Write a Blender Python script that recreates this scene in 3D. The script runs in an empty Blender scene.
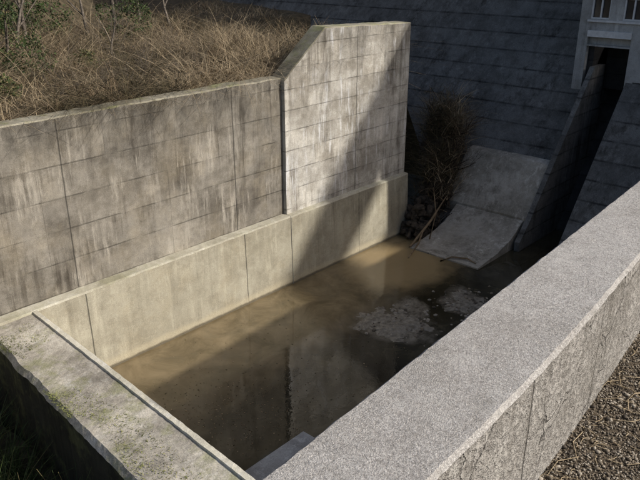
import bpy, math, random
import numpy as np
from mathutils import Vector, noise, Matrix
random.seed(7); rng=np.random.default_rng(7)
scn=bpy.context.scene
# ---------------------------------------------------------------- helpers
def mesh_obj(name,verts,faces,mats=(),midx=None,parent=None,smooth=False):
    me=bpy.data.meshes.new(name)
    me.from_pydata([tuple(v) for v in verts],[],[tuple(f) for f in faces])
    for m in mats: me.materials.append(m)
    if midx is not None: me.polygons.foreach_set('material_index',list(midx))
    if smooth: me.polygons.foreach_set('use_smooth',[True]*len(me.polygons))
    me.update()
    ob=bpy.data.objects.new(name,me); scn.collection.objects.link(ob)
    if parent: ob.parent=parent
    return ob
def empty(name):
    e=bpy.data.objects.new(name,None); scn.collection.objects.link(e); e.empty_display_size=.1
    return e
class M:
    def __init__(s,name,rough=.9,spec=.3):
        s.mat=bpy.data.materials.new(name); s.mat.use_nodes=True
        s.nt=s.mat.node_tree; s.b=s.nt.nodes['Principled BSDF']
        s.b.inputs['Roughness'].default_value=rough
        s.b.inputs['Specular IOR Level'].default_value=spec
        g=s.n('ShaderNodeNewGeometry'); s.pos=g.outputs['Position']; s.nrm=g.outputs['Normal']
        sp=s.n('ShaderNodeSeparateXYZ'); s.l(s.pos,sp.inputs[0]); s.x,s.y,s.z=sp.outputs
    def n(s,t): return s.nt.nodes.new(t)
    def l(s,a,b): s.nt.links.new(a,b)
    def put(s,v,i):
        if isinstance(v,bpy.types.NodeSocket): s.l(v,i)
        elif isinstance(v,(tuple,list)) and len(v)==3 and i.type=='RGBA': i.default_value=(*v,1)
        else: i.default_value=v
    def m(s,op,a,b=0.,c=None,clamp=False):
        n=s.n('ShaderNodeMath'); n.operation=op; n.use_clamp=clamp
        s.put(a,n.inputs[0]); s.put(b,n.inputs[1])
        if c is not None: s.put(c,n.inputs[2])
        return n.outputs[0]
    def mr(s,v,a,b,c=0.,d=1.):
        n=s.n('ShaderNodeMapRange'); s.put(v,n.inputs[0])
        for i,k in enumerate((a,b,c,d)): s.put(k,n.inputs[i+1])
        return n.outputs[0]
    def noise(s,scale,detail=5,sc=(1,1,1),rough=.6,off=(0,0,0),dist=0):
        mp=s.n('ShaderNodeMapping'); s.l(s.pos,mp.inputs[0]); mp.inputs['Scale'].default_value=sc; mp.inputs['Location'].default_value=off
        n=s.n('ShaderNodeTexNoise'); s.l(mp.outputs[0],n.inputs['Vector']); n.inputs['Scale'].default_value=scale
        cap=7 if scale<1 else (5 if scale<8 else 3)
        n.inputs['Detail'].default_value=min(detail,cap); n.inputs['Roughness'].default_value=rough; n.inputs['Distortion'].default_value=dist
        return n.outputs[0]
    def voro(s,scale,feat='F1'):
        n=s.n('ShaderNodeTexVoronoi'); s.l(s.pos,n.inputs['Vector']); n.inputs['Scale'].default_value=scale; n.feature=feat
        return n
    def mix(s,f,a,b,mode='MIX'):
        n=s.n('ShaderNodeMix'); n.data_type='RGBA'; n.blend_type=mode
        s.put(f,n.inputs[0]); s.put(a,n.inputs[6]); s.put(b,n.inputs[7]); return n.outputs[2]
    def white(s,a,b):
        c=s.n('ShaderNodeCombineXYZ'); s.put(a,c.inputs[0]); s.put(b,c.inputs[1])
        w=s.n('ShaderNodeTexWhiteNoise'); w.noise_dimensions='3D'; s.l(c.outputs[0],w.inputs[0]); return w.outputs[0]
    def bump(s,h,strength=.5,dist=.02):
        n=s.n('ShaderNodeBump'); n.inputs['Strength'].default_value=strength; n.inputs['Distance'].default_value=dist
        s.l(h,n.inputs['Height']); s.l(n.outputs[0],s.b.inputs['Normal'])
    def out(s,col): s.put(col,s.b.inputs['Base Color']); return s.mat

def concrete(name,dark,light,lift=.75,pw=1.8,axis='x',joints=(),streak=.5,topz=None,topamt=.6,tone=.18,linedark=.55,grain=45,moss=0,lo=.35,hi=.65,tide=None,seed=0,warm=None,lineamt=.8,blotch=.45,white=.6,lw=.026,lmin=.08):
    k=M(name,.92,.25)
    u=k.x if axis=='x' else k.y
    big=k.mr(k.noise(.4,9,off=(seed,seed,0),rough=.74),lo,hi)
    col=k.mix(big,dark,light)
    if warm:
        col=k.mix(k.mr(k.noise(.9,6,off=(seed+9,0,0),rough=.7),.48,.68,0,.6),col,warm)
    bl=k.mr(k.noise(.8,10,off=(0,seed,3),rough=.8,sc=(1,1,1.3)),.45,.58)
    col=k.mix(k.m('MULTIPLY',bl,blotch),col,k.mix(1.,col,(.52,.50,.47),'MULTIPLY'))
    if streak:
        st=k.mr(k.noise(3.2,6,sc=(1,1,.07),off=(seed,2,0),rough=.75),.48,.64)
        stm=k.mr(k.noise(.6,3,off=(4,seed,1)),.38,.6)
        st=k.m('MULTIPLY',st,stm)
        col=k.mix(k.m('MULTIPLY',st,streak),col,k.mix(1.,col,(.36,.34,.32),'MULTIPLY'))
    if white:
        st2=k.m('MULTIPLY',k.mr(k.noise(4.5,6,sc=(1,1,.10),off=(seed+5,1,0),rough=.8),.52,.64),k.mr(k.noise(.9,3,off=(seed,7,1)),.42,.58))
        col=k.mix(k.m('MULTIPLY',st2,white),col,tuple(min(.66,c*1.5) for c in light))
    h=k.noise(grain,4,rough=.7)
    if lift:
        zz=k.m('ADD',k.z,k.m('MULTIPLY',k.m('SUBTRACT',k.noise(1.2,2),.5),.02))
        row=k.m('FLOOR',k.m('DIVIDE',zz,lift))
        if pw:
            cl=k.m('FLOOR',k.m('DIVIDE',u,pw)); w=k.white(row,cl)
            dv=k.m('PINGPONG',u,pw/2); lv=k.mr(dv,0.004,.016,1,0)
            lv=k.m('MULTIPLY',lv,k.mr(k.noise(1.1,3,off=(3,3,3)),.48,.6))
        else: w=k.white(row,0.); lv=None
        col=k.mix(tone,col,k.mix(1.,col,k.mix(w,(.25,.25,.25),(1.7,1.65,1.55)),'MULTIPLY'))
        sw=k.m('FRACT',k.m('DIVIDE',zz,lift)); under=k.m('MULTIPLY',k.mr(sw,.72,1.,0,1),k.mr(k.noise(5,4,sc=(1,1,.4),off=(seed,0,6)),.45,.62))
        col=k.mix(k.m('MULTIPLY',under,.45*streak),col,k.mix(1.,col,(.5,.48,.45),'MULTIPLY'))
        dz=k.m('PINGPONG',zz,lift/2); ln=k.mr(dz,.004,lw,1,0)
        ln=k.m('MULTIPLY',ln,k.mr(k.noise(1.6,4,off=(1,seed,3)),.38,.60,lmin,1.))
        if lv is not None: ln=k.m('MAXIMUM',ln,k.m('MULTIPLY',lv,.45))
        col=k.mix(k.m('MULTIPLY',ln,lineamt),col,k.mix(1.,col,(linedark*.6,)*3,'MULTIPLY'))
        h=k.m('SUBTRACT',h,k.m('MULTIPLY',ln,.8))
    if joints:
        uu=k.m('ADD',u,k.m('MULTIPLY',k.m('SUBTRACT',k.noise(3,3),.5),.03))
    for j in joints:
        d=k.m('ABSOLUTE',k.m('SUBTRACT',uu,j)); jm=k.mr(d,.006,.024,1,0)
        col=k.mix(k.m('MULTIPLY',jm,.7),col,(.04,.037,.032)); h=k.m('SUBTRACT',h,k.m('MULTIPLY',jm,2.))
    if topz is not None:
        t=k.mr(k.z,topz-1.8,topz,0,1)
        t=k.m('MULTIPLY',t,k.mr(k.noise(1.8,7,sc=(1,1,.35),off=(8,8,seed),rough=.7),.33,.62))
        col=k.mix(k.m('MULTIPLY',t,topamt),col,(.055,.05,.042))
    if tide is not None:
        t=k.mr(k.m('ADD',k.z,k.m('MULTIPLY',k.noise(1.5,4),.25)),tide,tide+.12,1,0)
        col=k.mix(k.m('MULTIPLY',t,.6),col,(.46,.40,.28))
        t2=k.mr(k.m('ADD',k.z,k.m('MULTIPLY',k.noise(2.5,4),.10)),.10,.16,1,0)
        col=k.mix(k.m('MULTIPLY',t2,.8),col,(.07,.055,.035))
    if moss:
        mm=k.mr(k.noise(1.1,8,off=(2,7,seed),rough=.75),.50,.62)
        col=k.mix(k.m('MULTIPLY',mm,moss),col,k.mix(k.noise(9,4),(.07,.08,.025),(.30,.30,.13)))
    sp=k.mr(k.noise(grain*1.6,3,off=(1,1,1)),.35,.65)
    col=k.mix(.5,col,k.mix(1.,col,k.mix(sp,(.6,.6,.6),(1.35,1.35,1.35)),'MULTIPLY'))
    k.bump(h,.5,.02)
    return k.out(col)

def nz(x,y,z,s=1.,a=1.): return noise.noise(Vector((x*s,y*s,z*s)))*a
def prof_fixed(pts,counts):
    o=[]
    for i,c in enumerate(counts):
        a=pts[i];b=pts[i+1]
        for q in range(c): o.append((a[0]+(b[0]-a[0])*q/c,a[1]+(b[1]-a[1])*q/c))
    o.append(pts[-1]); return o
import bmesh
def sweep(name,fn,us,axis,mats,mids,jit=.008,parent=None,js=2.5,smooth=False):
    V=[];F=[];MI=[];n=None
    for u in us:
        p=fn(u); n=len(p)
        for (w,z) in p:
            q=(u,w,z) if axis=='x' else (w,u,z)
            j=nz(*q,js,jit*.5)+nz(*q,js*4,jit*.8)
            j2=nz(q[0]+9,q[1],q[2],js,jit*.5)+nz(q[0]+9,q[1],q[2],js*4,jit*.8)
            V.append((q[0],q[1]+j,q[2]+j2) if axis=='x' else (q[0]+j,q[1],q[2]+j2))
    for i in range(len(us)-1):
        for k in range(n-1):
            a=i*n+k; F.append((a,a+1,a+n+1,a+n)); MI.append(mids[k])
    F.append(tuple(range(n))); MI.append(0)
    F.append(tuple(range((len(us)-1)*n,len(us)*n))[::-1]); MI.append(0)
    ob=mesh_obj(name,V,F,mats,MI,parent,smooth)
    bm=bmesh.new(); bm.from_mesh(ob.data); bmesh.ops.recalc_face_normals(bm,faces=bm.faces); bm.to_mesh(ob.data); bm.free()
    return ob
def box(name,x0,x1,y0,y1,z0,z1,mat,parent=None,bev=.0):
    V=[(x,y,z) for x in(x0,x1) for y in(y0,y1) for z in(z0,z1)]
    F=[(0,1,3,2),(4,6,7,5),(0,4,5,1),(2,3,7,6),(0,2,6,4),(1,5,7,3)]
    o=mesh_obj(name,V,F,[mat],parent=parent)
    if bev:
        b=o.modifiers.new('b','BEVEL'); b.width=bev; b.segments=2
    return o
def fr(a,b,s): 
    n=max(1,int(round((b-a)/s))); return [a+(b-a)*i/n for i in range(n+1)]
# ---------------------------------------------------------------- materials
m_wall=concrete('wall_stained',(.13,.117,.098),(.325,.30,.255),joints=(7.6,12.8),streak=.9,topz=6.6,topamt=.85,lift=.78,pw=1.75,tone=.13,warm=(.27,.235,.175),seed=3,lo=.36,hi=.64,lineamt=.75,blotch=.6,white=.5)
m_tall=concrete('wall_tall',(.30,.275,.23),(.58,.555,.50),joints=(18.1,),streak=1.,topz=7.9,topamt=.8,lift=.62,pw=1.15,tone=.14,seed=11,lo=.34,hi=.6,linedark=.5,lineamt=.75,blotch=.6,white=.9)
m_low=concrete('wall_base',(.28,.255,.19),(.42,.39,.305),joints=(7.6,12.8,18.1),streak=.4,lift=0,tide=.32,seed=5,warm=(.37,.325,.23),white=.3,blotch=.4)
m_cope=concrete('coping',(.15,.135,.095),(.40,.37,.29),lift=0,streak=.2,seed=6,moss=.7,white=.1)
m_ledge=concrete('ledge',(.32,.295,.22),(.54,.51,.42),lift=0,streak=.2,seed=7,moss=.25,white=.2)
m_cross=concrete('sill_top',(.20,.18,.15),(.52,.48,.405),lift=0,streak=0,seed=2,moss=.6,lo=.38,hi=.58,grain=26,white=.3)
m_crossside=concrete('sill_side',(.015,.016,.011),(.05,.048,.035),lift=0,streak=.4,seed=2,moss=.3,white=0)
m_curb=concrete('sill_curb',(.50,.47,.38),(.68,.64,.53),lift=0,streak=0,seed=2,moss=.1)
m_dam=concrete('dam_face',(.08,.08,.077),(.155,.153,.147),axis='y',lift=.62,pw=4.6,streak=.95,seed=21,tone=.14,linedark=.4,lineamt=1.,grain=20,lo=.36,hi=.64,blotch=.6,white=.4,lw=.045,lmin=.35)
m_toe=concrete('toe_slab',(.24,.22,.18),(.42,.39,.34),axis='y',lift=0,streak=.7,seed=8,blotch=.6)
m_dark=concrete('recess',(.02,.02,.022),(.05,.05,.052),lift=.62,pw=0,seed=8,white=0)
m_bld=concrete('gatehouse_wall',(.27,.27,.265),(.40,.40,.39),lift=0,streak=.7,seed=4,axis='y')
k=M('parapet_grainy',.95,.2)
g1=k.mr(k.noise(48,4,rough=.9),.36,.64); g2=k.mr(k.noise(130,3,rough=.8,off=(3,1,2)),.38,.62)
c=k.mix(g1,(.31,.295,.275),(.53,.51,.485)); c=k.mix(.6,c,k.mix(1.,c,k.mix(g2,(.45,.45,.45),(1.5,1.5,1.5)),'MULTIPLY'))
c=k.mix(k.mr(k.noise(.8,9,rough=.78),.42,.62,0,.5),c,k.mix(1.,c,(.62,.60,.57),'MULTIPLY'))
vv=k.voro(75); c=k.mix(k.mr(vv.outputs['Distance'],.12,.22,.6,0),c,(.10,.095,.09))
vv=k.voro(33); c=k.mix(k.mr(vv.outputs['Distance'],.08,.14,.7,0),c,(.60,.585,.56))
dk=k.mr(k.noise(3.0,9,off=(9,5,2),rough=.85),.56,.66,0,.4); c=k.mix(dk,c,(.17,.16,.14))
ed=k.mr(k.noise(3,4,off=(5,5,5)),.55,.7,0,.3); c=k.mix(ed,c,(.58,.56,.53))
k.bump(k.m('ADD',g1,g2),.6,.008); m_par=k.out(c)
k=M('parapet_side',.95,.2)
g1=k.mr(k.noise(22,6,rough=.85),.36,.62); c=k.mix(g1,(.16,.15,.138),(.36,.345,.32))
cr=k.n('ShaderNodeTexVoronoi'); cr.feature='DISTANCE_TO_EDGE'; 
vm=k.n('ShaderNodeMix'); vm.data_type='VECTOR'; vm.inputs[0].default_value=.30
nn=k.n('ShaderNodeTexNoise'); nn.inputs['Scale'].default_value=3; nn.inputs['Detail'].default_value=5; k.l(k.pos,nn.inputs['Vector']); k.l(k.pos,vm.inputs[4]); k.l(nn.outputs['Color'],vm.inputs[5])
k.l(vm.outputs[1],cr.inputs['Vector']); cr.inputs['Scale'].default_value=2.6
cm=k.mr(cr.outputs['Distance'],.001,.012,1,0)
cm=k.m('MULTIPLY',cm,k.mr(k.noise(1.7,3),.40,.52))
for j in (3.3,4.55,6.1):
    d=k.m('ABSOLUTE',k.m('SUBTRACT',k.m('ADD',k.x,k.m('MULTIPLY',k.noise(6,3),.04)),j+.02)); cm=k.m('MAXIMUM',cm,k.mr(d,.003,.012,1,0))
c=k.mix(k.m('MULTIPLY',cm,.75),c,(.05,.045,.04))
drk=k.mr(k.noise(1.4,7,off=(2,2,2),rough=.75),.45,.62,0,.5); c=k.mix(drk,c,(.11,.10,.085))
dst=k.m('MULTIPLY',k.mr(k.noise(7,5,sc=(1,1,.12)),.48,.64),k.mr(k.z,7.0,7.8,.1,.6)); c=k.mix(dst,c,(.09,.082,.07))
k.bump(k.m('SUBTRACT',g1,k.m('MULTIPLY',cm,2)),.8,.015); m_parside=k.out(c)
# water
k=M('water',.05,.5); k.b.inputs['IOR'].default_value=1.5
n1=k.mr(k.noise(.45,5,dist=.6),.35,.65); c=k.mix(n1,(.018,.015,.009),(.045,.038,.022))
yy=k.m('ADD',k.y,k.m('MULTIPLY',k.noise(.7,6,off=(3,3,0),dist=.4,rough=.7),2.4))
silt_and_sunlit=k.mix(k.mr(k.noise(.9,8,dist=.8,rough=.7),.35,.65),(.105,.080,.042),(.215,.165,.095))
c=k.mix(k.mr(yy,11.9,13.8),c,silt_and_sunlit)  # sunlit strip by the left wall painted in as lighter silty brown
n2=k.mr(k.noise(1.3,7,off=(4,1,0),dist=1.),.54,.68,0,.35); c=k.mix(n2,c,(.11,.095,.06))
def blob(cx,cy,r,sy,ang):
    ca,sa=math.cos(ang),math.sin(ang)
    dx=k.m('SUBTRACT',k.x,cx); dy=k.m('SUBTRACT',k.y,cy)
    a=k.m('ADD',k.m('MULTIPLY',dx,ca),k.m('MULTIPLY',dy,sa)); b=k.m('MULTIPLY',k.m('SUBTRACT',k.m('MULTIPLY',dy,ca),k.m('MULTIPLY',dx,sa)),sy)
    d=k.m('SQRT',k.m('ADD',k.m('MULTIPLY',a,a),k.m('MULTIPLY',b,b)))
    d=k.m('ADD',d,k.m('MULTIPLY',k.m('SUBTRACT',k.noise(1.1,5,off=(cx,0,0)),.5),1.5))
    return k.mr(d,r,r*.6,0,1)
c=k.mix(k.m('MULTIPLY',blob(18.2,12.8,2.3,1.2,0),.85),c,(.30,.22,.115))  # bright sunlit patch near the dam painted into the water colour
bm_=k.m('MAXIMUM',k.m('MAXIMUM',blob(14.7,10.35,1.4,1.4,1.9),blob(15.9,10.7,.9,1.5,.9)),blob(17.3,9.7,1.15,1.6,.8))
tex=k.mix(k.mr(k.noise(3,9,rough=.82),.38,.62),(.09,.076,.057),(.29,.255,.20))
c=k.mix(k.m('MULTIPLY',bm_,.85),c,tex)
fl=k.mr(k.noise(38,2,off=(1,8,0)),.70,.76,0,.7); flm=k.mr(k.noise(.6,3,off=(7,3,0)),.5,.62); c=k.mix(k.m('MULTIPLY',fl,flm),c,(.35,.33,.28))
k.put(k.mr(k.noise(.7,3,off=(5,5,0)),.4,.7,.015,.07),k.b.inputs['Roughness'])
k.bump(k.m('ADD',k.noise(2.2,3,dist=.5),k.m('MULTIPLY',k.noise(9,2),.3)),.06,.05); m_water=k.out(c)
def simple(name,a,b,scale=8,rough=.9,bumps=.3,spec=.2,lo=.35,hi=.65,det=4):
    k=M(name,rough,spec); nn=k.noise(scale,det,rough=.7); c=k.mix(k.mr(nn,lo,hi),a,b)
    if bumps: k.bump(nn,bumps,.03)
    return k.out(c)
m_soil=simple('soil',(.03,.025,.015),(.09,.07,.042),3)
m_gravbase=simple('gravel_base',(.06,.048,.034),(.17,.135,.095),60,bumps=1)
m_bed=simple('riverbed_soil',(.018,.018,.012),(.05,.046,.032),4)
m_silt=simple('silt_and_sunlit',(.11,.095,.072),(.28,.25,.20),7,rough=.45,bumps=.8)
m_ground=simple('ground_far',(.05,.05,.03),(.09,.08,.05),.2)
m_rock=simple('rock',(.014,.012,.009),(.075,.06,.046),6,bumps=1)
m_peb=[simple('pebble_a',(.12,.098,.07),(.22,.185,.14),20,bumps=0),simple('pebble_b',(.21,.185,.15),(.36,.32,.26),20,bumps=0),simple('pebble_c',(.05,.042,.033),(.11,.09,.07),20,bumps=0)]
m_straw=[simple('straw_a',(.22,.17,.105),(.40,.32,.21),3,bumps=0,det=2),simple('straw_b',(.12,.085,.052),(.23,.17,.105),3,bumps=0,det=2),simple('straw_c',(.04,.034,.02),(.10,.08,.042),3,bumps=0,det=2)]
m_leaf=[simple('leaf_a',(.018,.032,.010),(.045,.068,.02),4,.6,bumps=0,det=2),simple('leaf_b',(.035,.052,.016),(.075,.10,.032),4,.6,bumps=0,det=2),simple('leaf_c',(.08,.067,.028),(.14,.115,.05),4,.7,bumps=0,det=2)]
m_bark=simple('bark',(.05,.042,.034),(.19,.16,.13),12,bumps=.5)
m_darkwood=simple('dark_bark',(.018,.013,.010),(.065,.045,.032),12,bumps=.5)  # darker brown bark for the shrubs at the dam foot
k=M('glass',.08,.5); m_glass=k.out((.02,.025,.03))
m_frame=simple('window_frame',(.45,.45,.45),(.6,.6,.6),5)
# ---------------------------------------------------------------- left training wall
W=empty('training_wall')
base=[(14.46,-1.2),(14.56,2.27),(14.59,2.31),(14.86,2.33)]
cnt=[6,1,1,1,12,1,2,1,1]; ids=[1,3,3,0,0,2,2,2,0]
mi=[i for i,c in zip(ids,cnt) for _ in range(c)]
def f_low(x):
    t=6.56+nz(x,0,0,.9,.035)
    return prof_fixed(base+[(14.86,2.34),(14.86,t-.03),(14.89,t),(15.33,t+.01),(15.36,t-.03),(15.36,2.0)],cnt)
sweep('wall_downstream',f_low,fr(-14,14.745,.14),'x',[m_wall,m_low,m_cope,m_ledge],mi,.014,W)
def ztall(x):
    if x<16.55: return 6.5+(x-14.75)*(7.86-6.5)/1.8
    return 7.86-(x-16.55)*.035
b2=[(14.44,-1.2),(14.54,2.27),(14.57,2.31),(14.73,2.33)]
def f_tall(x):
    t=ztall(x)+nz(x,4,0,2.,.02)
    return prof_fixed(b2+[(14.73,2.34),(14.73,t-.03),(14.76,t),(15.30,t+.01),(15.33,t-.03),(15.33,2.0)],cnt)
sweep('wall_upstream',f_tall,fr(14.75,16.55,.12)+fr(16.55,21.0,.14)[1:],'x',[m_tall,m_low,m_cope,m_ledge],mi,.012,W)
# ---------------------------------------------------------------- near sill / cross wall
C=empty('end_sill_wall')
def xin(y): return 5.89+.061*(y-6.7)
def xout(y): return 4.52+.085*(y-7.5)
cc=[6,2,8,1,1,1,6]
def f_cross(y):
    a=xout(y)+nz(0,y,0,1.3,.05)+nz(0,y,0,5,.014); b=xin(y); e=nz(3,y,0,2,.02)
    return prof_fixed([(a-.03,-1),(a,2.14+e),(a+.10,2.24+e),(b-.13,2.26),(b-.12,2.30),(b-.01,2.30),(b,2.28),(b+.02,-1)],cc)
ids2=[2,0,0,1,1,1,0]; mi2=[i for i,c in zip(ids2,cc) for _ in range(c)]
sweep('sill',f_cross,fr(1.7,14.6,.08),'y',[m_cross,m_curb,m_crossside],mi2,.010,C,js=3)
# ---------------------------------------------------------------- near right wall with parapet, unseen gap added to let sun onto the sill, X 8.1-10.75
P=empty('parapet_wall')
def yin(x): return 1.80+.06*x
def yout(x): return 1.305+.095*.7*math.log1p(math.exp(min(40,(x-3.1)/.7))) if x<10 else 1.305+.095*6.9+(x-10)*.06
cp=[10,1,8,1,12]; idp=[0,0,0,0,1]
mip=[i for i,c in zip(idp,cp) for _ in range(c)]
TP=7.80
def f_par(x): return prof_fixed([(yin(x),-1.2),(yin(x),TP-.02),(yin(x)-.02,TP),(yout(x)+.025,TP-.005),(yout(x),TP-.03),(yout(x),4.0)],cp)
sweep('parapet_near',f_par,fr(-3,8.1,.05),'x',[m_par,m_parside],mip,.006,P,js=4)
def f_par2(x): return prof_fixed([(yin(x),-1.2),(yin(x),4.98),(yin(x)-.02,5.0),(yout(x)+.025,5.0),(yout(x),4.97),(yout(x),4.0)],cp)
sweep('sun_gap_wall',f_par2,fr(8.102,10.748,.2),'x',[m_par,m_parside],mip,.0,P,js=4)  # low stretch under the added gap, keeps the sun path to the sill open
sweep('parapet_far',f_par,fr(10.75,27,.5),'x',[m_par,m_parside],mip,.006,P,js=4)
# ---------------------------------------------------------------- dam
D=empty('concrete_dam')
def damx(z): return 22.5+.8*z
def dam_seg(name,y0,y1,off,mat,zmax=29.4):
    pts=[(damx(-2)+off,-2)]+[(damx(z)+off,z) for z in (0,5,10,15,20,25,zmax)]
    if zmax>29: pts+=[(46.02+off,30.7)]
    pts+=[(60,pts[-1][1]),(60,-2)]
    ys=[y0,y1]; V=[];n=len(pts)
    for y in ys:
        for (x,z) in pts: V.append((x,y,z))
    F=[(i,i+1,i+1+n,i+n) for i in range(n-1)]+[tuple(range(n))[::-1],tuple(range(n,2*n))]
    return mesh_obj(name,V,F,[mat],parent=D)
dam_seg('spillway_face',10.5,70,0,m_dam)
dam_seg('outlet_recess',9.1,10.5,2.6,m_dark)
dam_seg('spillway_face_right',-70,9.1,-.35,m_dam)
V=[];pts=[(22.0,-.5),(22.0,.35),(22.6,.95),(26.6,6.0),(27.6,6.0),(27.6,-.5)]
for y in(10.3,10.49): V+= [(x,y,z) for x,z in pts]
n=len(pts); F=[(i,(i+1)%n,(i+1)%n+n,i+n) for i in range(n)]+[tuple(range(n))[::-1],tuple(range(n,2*n))]
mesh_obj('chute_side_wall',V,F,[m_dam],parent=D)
cx0,cx1=46.02,46.32
box('crest_shadow_caster_a',cx0,cx1,-70,-31.5,30.7,37.0,m_dam,D); box('crest_shadow_caster_b',cx0,cx1,-24.2,70,30.7,37.0,m_dam,D)  # unseen crest and slot, added to shape shadow and light on the left wall
box('crest_shadow_caster_c',cx0,cx1,-31.5,-24.2,30.7,30.9,m_dam,D); box('crest_shadow_caster_d',cx0,cx1,-31.5,-24.2,33.55,37.0,m_dam,D)
def toe(name,pts,y0,y1,mat):
    us=fr(y0,y1,.25)
    cnts=[4]*(len(pts)-1)
    return sweep(name,lambda u:prof_fixed(pts,cnts),us,'y',[mat],[0]*sum(cnts),.02,D)
toe('toe_slab',[(24.9,2.4),(24.5,2.82),(24.1,2.75),(23.4,1.82),(22.75,1.0),(22.74,.5)],10.5,13.9,m_toe)
toe('toe_apron',[(23.2,.0),(22.73,.92),(21.9,.42),(21.0,.18),(19.7,.05),(19.68,-.6)],10.6,13.4,m_toe)
toe('toe_apron_left',[(23.6,.5),(22.9,.75),(22.0,.2),(21.2,-.1)],13.42,14.4,m_dam)
# ---------------------------------------------------------------- gate house
B=empty('gate_house')
bx=26.6; 
def wallpiece(y0,y1,z0,z1,n,x=bx,d=.25,mat=None): return box(n,x,x+d,y0,y1,z0,z1,mat or m_bld,B)
wallpiece(10.72,11.1,5.0,14,'pier_left')
wallpiece(9.57,10.03,7.3,14,'pier_mid'); 
wallpiece(10.03,10.72,7.3,7.7,'sill_panel'); wallpiece(10.03,10.72,8.45,14,'upper_panel')
wallpiece(8.87,9.57,7.3,7.7,'sill_panel_b'); wallpiece(8.87,9.57,8.45,14,'upper_panel_b')
wallpiece(4,8.87,5.6,14,'wall_right')
wallpiece(8.87,9.15,5.0,7.3,'pier_right')
box('lintel',bx-.10,bx+.3,9.15,10.72,7.08,7.30,m_frame,B)
box('lintel_lower',bx-.02,bx+.2,9.15,10.72,6.74,6.80,m_bld,B)
box('louver',bx+.18,bx+.22,9.15,10.72,6.80,7.08,m_bld,B)
box('side_left',bx+.25,31,10.95,11.1,5.0,14,m_bld,B); box('roof',bx,31,4,11.1,14,14.3,m_bld,B)
box('inner_dark',bx+1.6,bx+1.7,9.2,10.9,5.0,7.3,m_dark,B); box('opening_side',bx+.252,bx+1.6,10.5,10.9,4.5,7.3,m_dark,B)
for i,(a,b_) in enumerate(((10.03,10.72),(8.87,9.57))):
    box('window_glass_%d'%i,bx+.12,bx+.14,a,b_,7.7,8.45,m_glass,B)
    box('frame_bottom_%d'%i,bx+.04,bx+.11,a,b_,7.70,7.75,m_frame,B); box('frame_top_%d'%i,bx+.04,bx+.11,a,b_,8.40,8.45,m_frame,B)
    mid=(a+b_)/2
    for j,yy in enumerate((a,mid-.025,b_-.05)): box('frame_v_%d_%d'%(i,j),bx+.04,bx+.11,yy,yy+.05,7.752,8.398,m_frame,B)
box('window_ledge',bx-.06,bx-.002,8.8,10.8,7.6,7.67,m_frame,B)
# ---------------------------------------------------------------- terrain, water
mesh_obj('ground',[(-700,-700,-2.2),(700,-700,-2.2),(700,700,-2.2),(-700,700,-2.2)],[(0,1,2,3)],[m_ground])
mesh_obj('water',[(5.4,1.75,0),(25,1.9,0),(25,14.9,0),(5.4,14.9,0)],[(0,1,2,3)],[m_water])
gv=[(-30,-70,6.85),(8.1,-70,6.85),(8.1,-3,6.85),(8.1,1.95,6.85),(5,1.75,6.85),(0,1.45,6.85),(-30,1.3,6.85),
    (10.75,-70,6.85),(10.75,-3,6.85),(10.75,2.2,6.85),(30,3.2,6.85),(30,-70,6.85),
    (8.1,-3,4.6),(10.75,-3,4.6),(10.75,2.2,4.6),(8.1,1.95,4.6)]  # pit in the terrace, added so sun passes through the wall gap
mesh_obj('gravel_terrace',gv,[(0,1,2,3,4,5,6),(1,7,8,2),(7,11,10,9,8),(12,13,14,15),(2,8,13,12),(2,12,15,3),(8,9,14,13)],[m_gravbase])
def grid(name,x0,x1,y0,y1,s,hf,mat):
    X=fr(x0,x1,s);Y=fr(y0,y1,s);n=len(Y)
    V=[(x,y,hf(x,y)) for x in X for y in Y]
    F=[(i*n+j,i*n+n+j,i*n+n+j+1,i*n+j+1) for i in range(len(X)-1) for j in range(n-1)]
    return mesh_obj(name,V,F,[mat],smooth=True)
def hill(x,y):
    d=y-15.35
    z=6.42+max(0,d)*.05+nz(x,y,0,.5,.14)*min(1,d*.5)
    y0=27+max(0,x-15)*1.3
    if y>y0: z+=(y-y0)*.62
    z+=max(0,12-x)*.05*min(1,d*.3)
    if x>20.6: z-=(x-20.6)*1.7*max(0,min(1,1-(y-17)/9))
    return z
grid('hillside',-40,32,15.2,75,.6,hill,m_soil)
grid('riverbed',-40,4.9,1.5,14.6,.4,lambda x,y:.25+nz(x,y,0,1.2,.2),m_bed)
# ---------------------------------------------------------------- vegetation
def blades(P,L,Wd,lean,mats,curve=.5,seg=3,up=1.,pr=(.45,.35,.20)):
    P=np.asarray(P);n=len(P)
    az=rng.uniform(0,2*np.pi,n); d=np.stack([np.cos(az),np.sin(az),np.zeros(n)],1)
    ln=rng.uniform(lean[0],lean[1],n)
    az2=rng.uniform(0,2*np.pi,n); perp=np.stack([np.cos(az2),np.sin(az2),np.zeros(n)],1)
    V=[]
    for s in range(seg+1):
        t=s/seg
        horiz=(ln*t+curve*t*t*ln)
        vert=up*(t-curve*.55*t*t*np.minimum(1.6,ln))
        c=P+d*(horiz*L)[:,None]; c[:,2]+=vert*L
        w=(Wd*(1-.75*t))[:,None]*perp*.5
        V.append(c-w);V.append(c+w)
    V=np.stack(V,1).reshape(-1,3); k2=(seg+1)*2
    b=np.arange(n)[:,None]*k2
    F=[]
    for s in range(seg): F.append(b+np.array([[2*s,2*s+1,2*s+3,2*s+2]]))
    F=np.stack(F,1).reshape(-1,4)
    cl=np.array([nz(p[0],p[1],7,.8,1) for p in P]); r=rng.random(n)+cl*1.4
    MI=np.where(r<pr[2],2,np.where(r<pr[2]+pr[1],1,0)); MI=np.repeat(MI,seg)
    return V,F,MI
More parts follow.
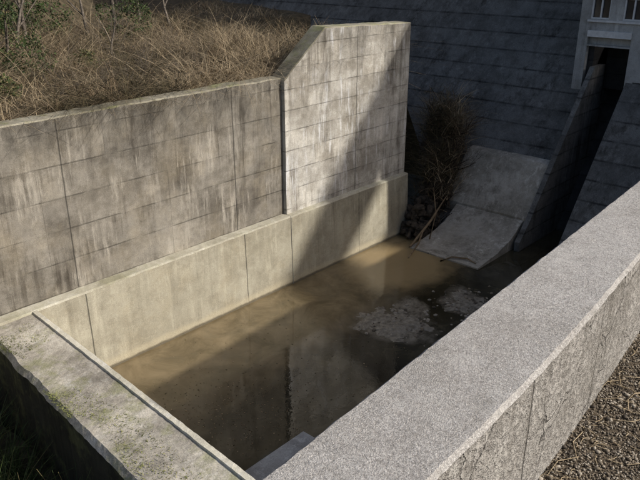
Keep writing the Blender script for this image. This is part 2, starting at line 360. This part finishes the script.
def join(parts):
    V=[];F=[];MI=[];o=0
    for v,f,m in parts: V.append(v);F.append(f+o);MI.append(m);o+=len(v)
    return np.concatenate(V),np.concatenate(F),np.concatenate(MI)
def fast_mesh(name,V,F,MI,mats,parent=None):
    me=bpy.data.meshes.new(name); me.vertices.add(len(V)); me.vertices.foreach_set('co',V.astype(np.float32).ravel())
    k_=F.shape[1]; me.loops.add(F.size); me.loops.foreach_set('vertex_index',F.astype(np.int32).ravel())
    me.polygons.add(len(F)); me.polygons.foreach_set('loop_start',np.arange(0,F.size,k_,dtype=np.int32)); me.polygons.foreach_set('loop_total',np.full(len(F),k_,dtype=np.int32))
    for m in mats: me.materials.append(m)
    me.polygons.foreach_set('material_index',MI.astype(np.int32)); me.update(calc_edges=True); me.validate()
    ob=bpy.data.objects.new(name,me); scn.collection.objects.link(ob)
    if parent: ob.parent=parent
    return ob
def scatter(n,x0,x1,y0,y1,bias=1.,clump=None,dz=0.):
    o=[]
    while len(o)<n:
        x=random.uniform(x0,x1); y=y0+(y1-y0)*random.random()**bias
        if clump and nz(x,y,0,clump,1)+.26<random.random()*.75: continue
        o.append((x,y,hill(x,y)-.05+dz))
    return np.array(o)
parts=[]
P1=scatter(17000,1,20,15.4,27,1.3,.9); parts.append(blades(P1,rng.uniform(.15,.75,len(P1)),rng.uniform(.012,.028,len(P1)),(.05,1.1),m_straw,.8,3,1,(.30,.35,.40)))
P2=scatter(7500,1,20,15.6,27,1.1,.6); parts.append(blades(P2,rng.uniform(.8,1.9,len(P2)),rng.uniform(.010,.022,len(P2)),(.3,1.6),m_straw,1.,5,1,(.38,.35,.32)))
P3=scatter(6000,1,14.8,15.38,15.9,1.,1.4); parts.append(blades(P3,rng.uniform(.1,.6,len(P3)),rng.uniform(.01,.02,len(P3)),(.3,1.8),m_straw,1.))
P4=scatter(6000,17,27,15.6,32,1.,.5); parts.append(blades(P4,rng.uniform(.15,.5,len(P4)),rng.uniform(.012,.025,len(P4)),(.1,.8),m_straw,.7))
P6=scatter(2500,14.8,20,15.5,19,1.,.6); parts.append(blades(P6,rng.uniform(.7,1.5,len(P6)),rng.uniform(.010,.022,len(P6)),(.1,1.0),m_straw,.8,4))
V,F,MI=join(parts); fast_mesh('dry_grass',V,F,MI,m_straw)
def leaves(C,R,n,size,mats,probs):
    C=np.array(C);R=np.array(R)
    u=rng.normal(size=(n,3)); u/=np.linalg.norm(u,axis=1)[:,None]
    r=rng.uniform(.35,1,n)**.5
    p=C+u*r[:,None]*R
    keep=np.array([nz(a[0],a[1],a[2],1.6,1)>-.12 for a in p]); p=p[keep]; n=len(p)
    a=rng.normal(size=(n,3)); a/=np.linalg.norm(a,axis=1)[:,None]
    b=rng.normal(size=(n,3)); b-=a*(a*b).sum(1)[:,None]; b/=np.linalg.norm(b,axis=1)[:,None]
    s=rng.uniform(.6,1.3,n)[:,None]*size
    V=np.stack([p-a*s,p+b*s*.45,p+a*s,p-b*s*.45],1).reshape(-1,3)
    F=np.arange(n*4).reshape(-1,4); MI=rng.choice(len(mats),n,p=probs)
    return V,F,MI
def tube(pts,rad,sides=6):
    V=[];F=[]
    for i,(p,r) in enumerate(zip(pts,rad)):
        p=Vector(p); d=(Vector(pts[min(i+1,len(pts)-1)])-Vector(pts[max(i-1,0)])).normalized()
        a=d.orthogonal().normalized(); b=d.cross(a)
        for s in range(sides):
            t=2*math.pi*s/sides; V.append(p+a*math.cos(t)*r+b*math.sin(t)*r)
    for i in range(len(pts)-1):
        for s in range(sides): F.append((i*sides+s,i*sides+(s+1)%sides,(i+1)*sides+(s+1)%sides,(i+1)*sides+s))
    return np.array([tuple(v) for v in V]),np.array(F),np.zeros(len(F),int)
def branch(parts,p,d,L,r,depth,tips):
    pts=[p];rad=[r];q=Vector(p);dd=Vector(d)
    for i in range(4):
        dd=(dd+Vector((random.gauss(0,.12),random.gauss(0,.12),random.gauss(.02,.08)))).normalized()
        q=q+dd*L/4; pts.append(tuple(q)); rad.append(r*(1-.16*(i+1)))
    parts.append(tube(pts,rad,6 if depth>2 else 4)); tips.append(tuple(q))
    if depth==0: return
    for i in range(random.choice((2,3,3))):
        k_=random.choice((2,3,4)); b=Vector(pts[k_])
        nd=(dd+Vector((random.gauss(0,.55),random.gauss(0,.55),random.gauss(.15,.3)))).normalized()
        branch(parts,tuple(b),nd,L*random.uniform(.55,.8),rad[k_]*.62,depth-1,tips)
def tree(name,x,y,h,r,leafn=0,lsize=.1,depth=4,probs=(.6,.3,.1),lean=(0,0)):
    e=empty(name); parts=[];tips=[]
    branch(parts,(x,y,hill(x,y)-.2),(lean[0],lean[1],1),h*.45,r,depth,tips)
    V,F,MI=join(parts); fast_mesh('trunk_and_limbs',V,F,MI,[m_bark],e)
    if leafn:
        lp=[]
        per=max(10,leafn//len(tips))
        for t in tips: lp.append(leaves(t,(h*.13,h*.13,h*.09),per,lsize,m_leaf,probs))
        V,F,MI=join([q for q in lp if len(q[0])]); fast_mesh('foliage',V,F,MI,m_leaf,e)
def shrub(name,x,y,R,n,ls,probs=(.6,.3,.1),dz=.5):
    e=empty(name); parts=[];tips=[]
    for i in range(5): branch(parts,(x+random.gauss(0,.15),y+random.gauss(0,.15),hill(x,y)-.1),(random.gauss(0,.5),random.gauss(0,.5),1),R[2]*.9,.03,2,tips)
    V,F,MI=join(parts); fast_mesh('stems',V,F,MI,[m_bark],e)
    lp=[]; z=hill(x,y)+R[2]*dz
    for i in range(9):
        c=(x+random.uniform(-.7,.7)*R[0],y+random.uniform(-.7,.7)*R[1],z+random.uniform(-.5,.7)*R[2])
        lp.append(leaves(c,(R[0]*.5,R[1]*.5,R[2]*.42),n//9,ls,m_leaf,probs))
    V,F,MI=join([q for q in lp if len(q[0])]); fast_mesh('foliage',V,F,MI,m_leaf,e)
def twigbush(x,y,h,n=7,z=None,sp=.7,r=.012,mat=None):
    e=empty('bare_shrub'); parts=[];tips=[]
    for i in range(n): branch(parts,(x+random.gauss(0,.2),y+random.gauss(0,.2),(hill(x,y) if z is None else z)-.1),(random.gauss(0,sp),random.gauss(0,sp),1),h*.55,r,3,tips)
    V,F,MI=join(parts); fast_mesh('stems',V,F,MI,[mat or m_bark],e)
shrub('evergreen_shrub',8.3,19.6,(1.4,1.2,1.5),9500,.05,(.75,.2,.05))
shrub('evergreen_shrub',9.8,23,(1.8,1.6,2.0),8000,.06,(.75,.2,.05))
shrub('evergreen_shrub',7.2,17.2,(.8,.6,.6),3000,.045,(.3,.4,.3))
shrub('evergreen_shrub',12.5,25.5,(2.0,1.6,1.5),6000,.06,(.75,.2,.05))
shrub('evergreen_shrub',11.3,19.6,(.7,.7,.4),1500,.045,(.2,.4,.4))
shrub('evergreen_shrub',15.8,24.5,(1.2,1.2,1.0),3500,.05)
for (x,y,h) in ((9.5,18.2,1.6),(10.9,21,2.0),(12.4,18.2,1.3),(13.2,20.4,1.8),(14.6,18.4,1.3),(15.6,20.5,1.6),(16.8,19,1.2),(12,16.8,1.0),(14.2,22.5,2.2),(9.2,16.8,1.0),(17.6,21.5,1.5),(15.4,16.9,.9),(11.5,17.6,1.5),(13.6,17.2,1.4),(10.2,17.2,1.3)): twigbush(x,y,h)
for (x,y,z,h) in ((23.4,14.6,3.0,2.6),(23.0,14.2,2.0,2.2),(22.3,13.9,1.0,1.8),(23.8,14.4,3.2,2.2),(22.7,14.4,2.0,2.4),(21.8,13.9,.4,1.4)): twigbush(x,y,h,12,z,.7,.028,m_darkwood)
for i,(x,y,h) in enumerate(((10.5,22.5,5),(11.6,24,6),(14.3,24.5,5),(16.5,26,7),(13,21,3.2),(18.5,25,5),(9.3,20.5,4),(19,28,7))):
    tree('bare_tree',x,y,h,.02+h*.011,0,depth=4)
for i in range(12):
    x=random.uniform(-6,24); y=random.uniform(29,42)+max(0,x-15)*1.2
    tree('evergreen_tree',x,y,random.uniform(7,11),.16,2200,.26,3)
Q=[]
while len(Q)<5000:
    x=random.uniform(0,4.5); y=random.uniform(6,14.4)
    if nz(x,y,0,.9,1)<-.05: continue
    Q.append((x,y,.25))
Q=np.array(Q); V1=blades(Q,rng.uniform(.3,1.5,len(Q)),rng.uniform(.012,.03,len(Q)),(.1,.8),m_leaf,.7)
fast_mesh('weeds',*V1,m_leaf)
Q=[]
for i in range(5200):
    y=random.uniform(6,14.4); x=xout(y)+random.random()**2*.9+.02
    if nz(x*1.5,y,5,.9,1)>.12: Q.append((x,y,2.25))
Q=np.array(Q); V1=blades(Q,rng.uniform(.015,.04,len(Q)),rng.uniform(.01,.02,len(Q)),(.3,1.2),m_leaf,.7)
m_moss=[simple('moss_a',(.12,.13,.04),(.24,.25,.09),9,bumps=0),simple('moss_b',(.20,.19,.08),(.34,.32,.15),9,bumps=0),simple('moss_c',(.06,.07,.02),(.12,.13,.04),9,bumps=0)]
fast_mesh('moss',*V1,m_moss)
# ---------------------------------------------------------------- stones
def ico(sub):
    bm=bmesh.new(); bmesh.ops.create_icosphere(bm,subdivisions=sub,radius=1); v=np.array([x.co[:] for x in bm.verts]); f=np.array([[q.index for q in p.verts] for p in bm.faces]); bm.free(); return v,f
iv,if_=ico(1)
def stones(P,S,flat=.6,sub=(iv,if_),jit=.18,nm=3,probs=None):
    v0,f0=sub; Vs=[];Fs=[];Ms=[]
    for i,(p,s) in enumerate(zip(P,S)):
        a=rng.uniform(0,6.28); c_,s_=math.cos(a),math.sin(a)
        v=v0*(1+rng.uniform(-jit,jit,(len(v0),1)))*np.array([s,s*rng.uniform(.55,1),s*rng.uniform(flat*.6,flat)])
        v=np.stack([v[:,0]*c_-v[:,1]*s_,v[:,0]*s_+v[:,1]*c_,v[:,2]],1)+np.array(p)
        Vs.append(v);Fs.append(f0+i*len(v0));Ms.append(np.full(len(f0),rng.choice(nm,p=probs)))
    return np.concatenate(Vs),np.concatenate(Fs),np.concatenate(Ms)
P_=[];S_=[]
for i in range(15000):
    x=random.uniform(3.2,7.5); y=random.uniform(.55,yout(x)+.02)
    P_.append((x,y,6.853+random.uniform(0,.006))); S_.append(random.uniform(.004,.012) if random.random()<.95 else random.uniform(.014,.026))
fast_mesh('gravel',*stones(P_,S_,.7,jit=.3,nm=3,probs=[.5,.25,.25]),m_peb)
tw=[]
for i in range(260):
    x=random.uniform(3.2,7);y=random.uniform(.6,yout(x)-.03);a=random.uniform(0,6.28);L=random.choice((random.uniform(.03,.1),random.uniform(.03,.1),random.uniform(.1,.35)))
    tw.append(tube([(x,y,6.865),(x+math.cos(a)*L/2,y+math.sin(a)*L/2,6.872),(x+math.cos(a+.3)*L,y+math.sin(a+.3)*L,6.865)],[.003,.003,.002],4))
fast_mesh('twigs',*join(tw),[m_straw[0]])
iv2=ico(4)
iv_s=ico(2)
def rockmesh(name,items,mat,parent=None):
    V=[];F=[];o=0
    for (c_,r,ang) in items:
        v0,f0=iv2 if max(r)>.35 else iv_s
        for p in v0:
            d=noise.voronoi(Vector((p[0]*1.6+c_[0],p[1]*1.6+c_[1],p[2]*1.6)))[0]
            k_=.75+.5*(d[1]-d[0])+nz(p[0]+c_[0],p[1]+c_[1],p[2]+c_[2],1.3,.4)+nz(p[0]+c_[0],p[1]+c_[1],p[2],5,.15)
            q=Matrix.Rotation(ang,3,'Z')@Vector((p[0]*r[0]*k_,p[1]*r[1]*k_,p[2]*r[2]*k_)); V.append((q.x+c_[0],q.y+c_[1],q.z+c_[2]))
        F+= [tuple(f+o) for f in f0]; o+=len(v0)
    return mesh_obj(name,V,F,[mat],parent=parent)
items=[((23.4,14.7,2.4),(.9,.8,1.3),.3),((24.1,14.9,3.2),(.9,.8,.8),1),((22.7,14.3,1.4),(.7,.6,.9),.5),((21.8,14.1,.6),(.7,.5,.7),1.2),((21.0,13.9,.15),(.5,.35,.4),.2)]
for i in range(80): 
    t=random.random(); items.append(((20.4+t*2.8+random.gauss(0,.2),13.85+t*.6+max(-.3,random.gauss(0,.25)),.0+t*2.5+random.uniform(-.1,.3)),(random.uniform(.1,.32),random.uniform(.1,.27),random.uniform(.1,.27)),random.random()*3))
rockmesh('rock_pile',items,m_rock)
P5=np.array([(23.4+random.gauss(0,.4),14.6+random.gauss(0,.35),3.6+random.gauss(0,.5)) for i in range(3200)]+[(22.5+random.gauss(0,.5),14.1+random.gauss(0,.3),1.9+random.gauss(0,.6)) for i in range(1800)])
V1=blades(P5,rng.uniform(.2,.9,len(P5)),rng.uniform(.012,.03,len(P5)),(.2,1.4),m_straw,.8,3,1,(.08,.37,.55)); fast_mesh('dead_bush',*V1,m_straw)
dw=[tube([(19.7,13.4,.05),(20.3,13.4,.35),(20.9,13.35,.75),(21.8,13.3,1.5)],[.04,.05,.045,.02]),tube([(20.5,13.1,.2),(21.3,13.4,.9),(21.8,13.9,1.7)],[.03,.03,.015]),tube([(18.9,12.9,.02),(19.8,13.1,.25),(20.7,13.5,.5)],[.02,.035,.035]),tube([(19.4,11.9,.04),(19.8,11.7,.12),(20.0,11.2,.14),(19.9,10.8,.10)],[.03,.035,.03,.015])]
fast_mesh('driftwood',*join(dw),[m_straw[1]])
def shoal(name,cx,cy,rx,ry,ang,h=.06,seed=0):
    V=[];F=[];R=26;S=110
    V.append((cx,cy,h*.5))
    for r in range(1,R+1):
        for s in range(S):
            t=2*math.pi*s/S; q=r/R*(1+nz(math.cos(t)+seed,math.sin(t),seed,1.6,.55)+nz(math.cos(t)*2+seed,math.sin(t)*2,3,3,.15))
            x=math.cos(t)*rx*q;y=math.sin(t)*ry*q
            X=cx+x*math.cos(ang)-y*math.sin(ang);Y=cy+x*math.sin(ang)+y*math.cos(ang)
            z=h*(.55-(r/R)**2*1.0)+nz(X,Y,seed,2.2,.05)+nz(X,Y,seed,7,.03)+nz(X,Y,seed,20,.012)
            V.append((X,Y,z))
    for s in range(S): F.append((0,1+s,1+(s+1)%S))
    for r in range(R-1):
        for s in range(S): F.append((1+r*S+s,1+(r+1)*S+s,1+(r+1)*S+(s+1)%S,1+r*S+(s+1)%S))
    mesh_obj(name,V,F,[m_silt],smooth=True)
shoal('gravel_shoal',14.7,10.4,1.25,.9,1.9,.05,1)
shoal('gravel_shoal',17.2,9.7,1.0,.6,.8,.05,4)
P_=[];S_=[]
for i in range(220):
    if i%2: P_.append((15.0+random.gauss(0,.6),10.4+random.gauss(0,.5),.0))
    else: P_.append((17.3+random.gauss(0,.6),9.7+random.gauss(0,.45),.0))
    S_.append(random.uniform(.02,.08))
fast_mesh('shoal_stones',*stones(P_,S_,.8),m_peb)
box('concrete_footing',5.9,9.35,1.9,8.95,-.8,.10,m_bld,None,.02)
P_=[];S_=[]
for i in range(900):
    if i%3==0: x=random.uniform(6.3,14);y=random.gauss(11.5,1.4)
    elif i%3==1: x=random.gauss(8.3,.6);y=random.gauss(11.6,.9)
    else: x=random.gauss(9.5,1.2);y=random.gauss(10,.8)
    if y<14.3 and x>6.3: P_.append((x,y,.003)); S_.append(random.uniform(.006,.022))
fast_mesh('leaf_litter',*stones(P_,S_,.3),m_straw)
# ---------------------------------------------------------------- light
ld=Vector((-.86,1.316,-1)).normalized()
su=bpy.data.lights.new('sun','SUN'); su.energy=4.9; su.angle=math.radians(.7); su.color=(1,.95,.88)
so=bpy.data.objects.new('sun',su); scn.collection.objects.link(so); so.rotation_euler=ld.to_track_quat('-Z','Y').to_euler()
w=bpy.data.worlds.new('World'); scn.world=w; w.use_nodes=True
sky=w.node_tree.nodes.new('ShaderNodeTexSky'); sky.sky_type='NISHITA'; sky.sun_disc=False
sky.sun_elevation=math.asin(-ld.z); sky.sun_rotation=math.atan2(-ld.x,-ld.y); sky.dust_density=4
bg=w.node_tree.nodes['Background']; w.node_tree.links.new(sky.outputs[0],bg.inputs[0]); bg.inputs[1].default_value=.15
# ---------------------------------------------------------------- camera
cam=bpy.data.cameras.new('camera'); co=bpy.data.objects.new('camera',cam); scn.collection.objects.link(co); scn.camera=co
cam.sensor_width=36; cam.lens=39.7; cam.clip_start=.05; cam.clip_end=3000
co.location=(0,0,10); co.rotation_euler=(math.radians(90-22.3),0,math.radians(42.1-90))
scn.view_settings.view_transform='Standard'; scn.view_settings.look='None'; scn.view_settings.exposure=0
